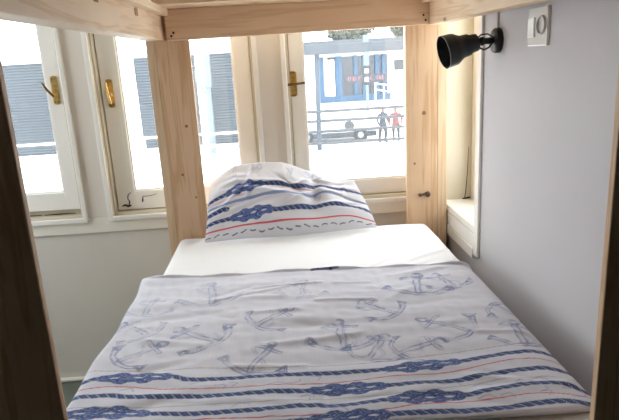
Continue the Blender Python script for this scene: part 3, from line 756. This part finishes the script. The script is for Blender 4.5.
part('post', T([(-2.93, 25.2, ZG), (-2.90, 25.2, 2.0)], [.15, .12], 16), m_lpole, lp)
part('lantern', B(-3.06, -2.72, 25.0, 25.3, .75, 2.15, .05), m_lpole, lp)
part('bracket', T([(-2.95, 25.2, .3), (-3.30, 25.1, 1.0), (-3.32, 25.1, 1.5)], .08, 10), m_lpole, lp)
# street railings
def railing(x0, x1, zs, posts, r, m, label, y=24.0):
    t = thing('street_railing', (x0, y, ZG), label, 'railing')
    for z in zs: part('rail', T([(x0, y, z), (x1, y, z)], r, 10), m, t)
    for x in posts: part('baluster_post', T([(x, y, ZG), (x, y, max(zs) + .05)], .05, 10), m, t)
railing(1.0, 6.6, (-.43, -.83, -1.27, -1.77), (4.62 + 1.6,), .062, m_rail, 'grey street railing of four bars in front of the white car')
railing(-18, -.6, (-1.08, -1.58), (-14, -8.2, -5.6, -.7), .05, m_facade, 'white two bar railing in front of the grey shutters')
# canopy shelter on a blue-grey pole
cp = thing('shelter_canopy', (1.72, 24.3, ZG), 'flat zinc shelter canopy on a blue-grey pole', 'canopy')
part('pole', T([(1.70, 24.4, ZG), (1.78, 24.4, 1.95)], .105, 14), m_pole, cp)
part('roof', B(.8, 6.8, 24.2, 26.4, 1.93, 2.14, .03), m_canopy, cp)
part('gutter', B(.8, 6.8, 24.02, 24.19, 1.86, 2.26, .03), m_canopy, cp)
part('pole', T([(6.5, 26.0, ZG), (6.5, 26.0, 1.95)], .09, 14), m_pole, cp)
# blue shop front
sh = thing('shop_front', (6.8, 50, ZG), 'white shop with tall blue door panels and red lettering', 'building')
part('wall', B(-2, 16, 50.3, 56, ZG, 2.0), m_facade, sh)
part('roof', B(-2.3, 16.3, 49.0, 56.3, 2.0, 3.05, .05), m_canopy, sh)
part('window_glass', B(4.55, 9.7, 50.16, 50.29, ZG + .35, 1.7), m_dglass, sh)
for x, w in ((3.95, .42), (5.45, .55), (6.9, .34), (7.75, .5), (8.75, .34), (9.35, .36)):
    part('blue_panel', B(x - w / 2, x + w / 2, 49.9, 50.15, ZG + .1, 1.75, .02), m_bluep, sh)
part('plinth', B(3.7, 9.9, 49.85, 50.15, ZG, ZG + .55, .02), m_bluep, sh)
part('poster_board', B(4.35, 5.1, 50.0, 50.15, ZG + .5, 1.5, .02), m_facade, sh)
part('wall_vent', B(10.3, 13.0, 50.15, 50.29, .35, 1.2, .02), m_trimg, sh)
sgn = part('sign_board', B(6.0, 9.6, 49.842, 49.895, -.5, .12), m_dglass, sh)
r = random.Random(4); x = 6.2
while x < 9.3:
    wl = r.uniform(.10, .16); lt = bmesh.new()
    box(lt, x, x + .045, 49.80, 49.84, -.34, .0)
    if r.random() < .7: box(lt, x + .04, x + wl, 49.80, 49.84, -.06, .0)
    if r.random() < .6: box(lt, x + .04, x + wl, 49.80, 49.84, -.34, -.28)
    if r.random() < .6: box(lt, x + .04, x + wl, 49.80, 49.84, -.22, -.16)
    part('letter', lt, m_red, sgn)
    x += wl + (.10 if r.random() < .8 else .45)
rp = bmesh.new()
for z0 in (-.55, -1.05): tube(rp, [(8.15, 47.5, z0), (10.1, 46.5, z0 - .35)], .05, 8)
for k in range(4): 
    t = k / 3; tube(rp, [(8.15 + 1.95 * t, 47.5 - t, ZG), (8.15 + 1.95 * t, 47.5 - t, -.5 - .35 * t)], .05, 8)
rr_ = put('ramp_railing', rp, m_facade, base=(9.1, 47, ZG)); tag(rr_, 'white sloping handrail before the blue shop front', 'railing')
sp = thing('street_sign', (6.3, 40, ZG), 'white post with a tall pale board and a black box', 'street sign')
part('post', T([(6.3, 40, ZG), (6.3, 40, 2.9)], .09, 12), m_lpole, sp)
part('board', B(6.08, 6.46, 39.85, 39.95, 1.05, 3.05, .02), m_lpole, sp)
sb = part('signal_box', B(5.98, 6.5, 39.8, 39.95, -.25, 1.0, .03), m_cardk, sp)
for z in (.55, -.02): part('white_panel', B(6.12, 6.38, 39.77, 39.79, z, z + .28), m_facade, sb)
# car
car = thing('car', (2.6, 26, ZG), 'white car with grey sill parked behind the street railing', 'car')
def prism(poly, y0, y1, bev=.04):
    bm = bmesh.new(); f = bm.faces.new([bm.verts.new((a, y0, b)) for a, b in poly])
    r_ = bmesh.ops.extrude_face_region(bm, geom=[f]); bmesh.ops.translate(bm, verts=[v for v in r_['geom'] if isinstance(v, bmesh.types.BMVert)], vec=(0, y1 - y0, 0))
    bmesh.ops.recalc_face_normals(bm, faces=bm.faces)
    bmesh.ops.bevel(bm, geom=list(bm.edges), offset=bev, segments=2, affect='EDGES'); return bm
z0 = ZG
body = part('body', prism([(.5, z0 + .45), (4.55, z0 + .42), (4.6, z0 + .75), (4.35, z0 + .92), (3.3, z0 + 1.02), (2.75, z0 + 1.42), (1.2, z0 + 1.47), (.55, z0 + 1.0)], 26.1, 27.8, .07), m_car, car)
part('sill', B(.55, 4.5, 26.06, 27.84, z0 + .22, z0 + .46, .05), m_trimg, car)
part('side_window', prism([(1.0, z0 + 1.02), (3.05, z0 + 1.04), (2.68, z0 + 1.36), (1.3, z0 + 1.40)], 26.08, 26.12, .01), m_car, car)  # body white in place of glass, standing in for blown-out glare
for x in (1.25, 3.74):
    w = part('wheel', lathe(bmesh.new(), (x, 26.02, z0 + .32), (0, 1, 0), [(0, .2), (0, .30), (.03, .32), (.2, .32), (.22, .28), (.22, .0)], 28), m_cardk, car)
    part('hub_cap', lathe(bmesh.new(), (x, 26.015, z0 + .32), (0, -1, 0), [(0, .15), (.02, .13), (.03, .05), (.03, 0)], 10), m_hub, w)
wa = part('mirror', lathe(bmesh.new(), (3.22, 25.86, z0 + .78), (0, 1, 0), [(0, .0), (0, .18), (.05, .22), (.2, .22), (.22, .0)], 20), m_trimg, car)
# two pedestrians
def person(x, y, jacket, label, rot, h=1.62):
    me = bpy.data.meshes.new('person')
    J = dict(pel=(0, 0, .86), wst=(0, 0, 1.02), chs=(0, 0, 1.24), nck=(0, 0, 1.40), hd0=(0, -.02, 1.48), hd1=(0, -.03, 1.60),
             hl=(.09, 0, .82), kl=(.11, -.04, .46), al=(.11, .02, .08), tl=(.12, -.14, .04), hr=(-.09, 0, .82), kr=(-.10, .04, .46), ar=(-.10, .12, .10), tr=(-.11, -.02, .04),
             sl=(.17, 0, 1.34), el=(.24, .03, 1.08), wl=(.22, -.10, .88), fl=(.21, -.15, .80), sr=(-.17, 0, 1.34), er=(-.24, .03, 1.08), wr=(-.23, -.08, .87), fr=(-.23, -.12, .79))
    R = dict(pel=.13, wst=.12, chs=.14, nck=.055, hd0=.075, hd1=.085, hl=.09, kl=.062, al=.045, tl=.035, hr=.09, kr=.062, ar=.045, tr=.035, sl=.07, el=.05, wl=.035, fl=.035, sr=.07, er=.05, wr=.035, fr=.035)
    E_ = 'pel wst,wst chs,chs nck,nck hd0,hd0 hd1,pel hl,hl kl,kl al,al tl,pel hr,hr kr,kr ar,ar tr,chs sl,sl el,el wl,wl fl,chs sr,sr er,er wr,wr fr'.split(',')
    ks = list(J); me.from_pydata([J[k] for k in ks], [tuple(ks.index(q) for q in e.split()) for e in E_], [])
    o = bpy.data.objects.new('person', me); COL.objects.link(o)
    o.modifiers.new('skin', 'SKIN'); sk = me.skin_vertices[0].data
    for i, k in enumerate(ks): sk[i].radius = (R[k], R[k] * (.75 if k in ('pel', 'wst', 'chs') else 1)); sk[i].use_root = (k == 'pel')
    sb_ = o.modifiers.new('sub', 'SUBSURF'); sb_.levels = 1; sb_.render_levels = 1
    dg = bpy.context.evaluated_depsgraph_get(); ev = o.evaluated_get(dg); nm = bpy.data.meshes.new_from_object(ev)
    o.modifiers.clear(); o.data = nm; bpy.data.meshes.remove(me)
    nm.materials.clear()
    for m_ in (m_cl[2], jacket, m_skin): nm.materials.append(m_)
    for p in nm.polygons:
        c = p.center; p.use_smooth = True
        p.material_index = 2 if c.z > 1.42 or (abs(c.x) > .18 and c.z < .88) else (1 if c.z > .84 else 0)
    o.location = (x, y, ZG); o.rotation_euler.z = rot; o.scale = (h / 1.68 * 1.25, h / 1.68 * 1.25, h / 1.68)
    BASE[o.name] = Vector((0, 0, 0))
    hb_ = bmesh.new(); bmesh.ops.create_icosphere(hb_, subdivisions=2, radius=1)
    for v in hb_.verts: v.co = Vector((v.co.x * .098, v.co.y * .105 + .015, v.co.z * .085 + 1.635))
    part('hair', hb_, m_hair, o, True)
    for s in (-1, 1): part('eye', lathe(bmesh.new(), (s * .034, -.105, 1.575), (0, -1, 0), [(0, .010), (.006, .008), (.008, 0)], 8), m_hair, o)
    part('nose', lathe(bmesh.new(), (0, -.105, 1.565), (0, -.5, -1), [(0, .006), (.02, .013), (.034, .012), (.038, 0)], 8), m_skin, o)
    return tag(o, label, 'person')
person(4.62, 25.2, m_cl[0], 'person in a grey blue jacket standing left of another by the railing', .5, 1.62)
person(5.22, 25.3, m_cl[1], 'person in a pink red jacket standing at the right end of the railing', -.4, 1.58)
# shrub and trees
def leaves(bm, c, rad, n, size, seed):
    r = random.Random(seed)
    for _ in range(n):
        d = Vector((r.gauss(0, 1), r.gauss(0, 1), r.gauss(0, 1))).normalized() * (r.random() ** .4)
        p = Vector(c) + Vector((d.x * rad[0], d.y * rad[1], d.z * rad[2]))
        q = Quaternion((r.gauss(0, 1), r.gauss(0, 1), r.gauss(0, 1), r.gauss(0, 1))).normalized()
        s = size * r.uniform(.6, 1.2)
        bm.faces.new([bm.verts.new(p + q @ Vector(v)) for v in ((-s, 0, 0), (0, -s * .5, s * .15), (s, 0, 0), (0, s * .5, s * .15))])
    return bm
def tree(x, y, zc, rad, label, seed):
    t = thing('tree', (x, y, ZG), label, 'tree')
    lb = bmesh.new(); r = random.Random(seed)
    for k in range(7):
        leaves(lb, (x + r.uniform(-.6, .6) * rad[0], y + r.uniform(-.5, .5) * rad[1], zc + r.uniform(-.5, .5) * rad[2]), [q * .55 for q in rad], 420, .32, seed * 10 + k)
    part('foliage', lb, m_leaf, t)
    part('trunk', T([(x, y, ZG), (x + .1, y, zc - .5 * rad[2]), (x + .2, y, zc)], [.3, .22, .12], 10), m_bark, t)
tree(8.3, 61, 4.3, (2.3, 1.6, 1.5), 'green tree behind the shop roof, at the left', 3)
tree(13.6, 63, 4.9, (2.3, 1.8, 1.8), 'green tree behind the shop roof, at the right', 5)
sbm = leaves(bmesh.new(), (1.9, 35, ZG + .45), (1.1, .6, .4), 500, .16, 9)
sb = put('shrub', sbm, m_leaf, base=(1.9, 35, ZG)); tag(sb, 'low dark shrub on the pale pavement behind the canopy pole', 'shrub')
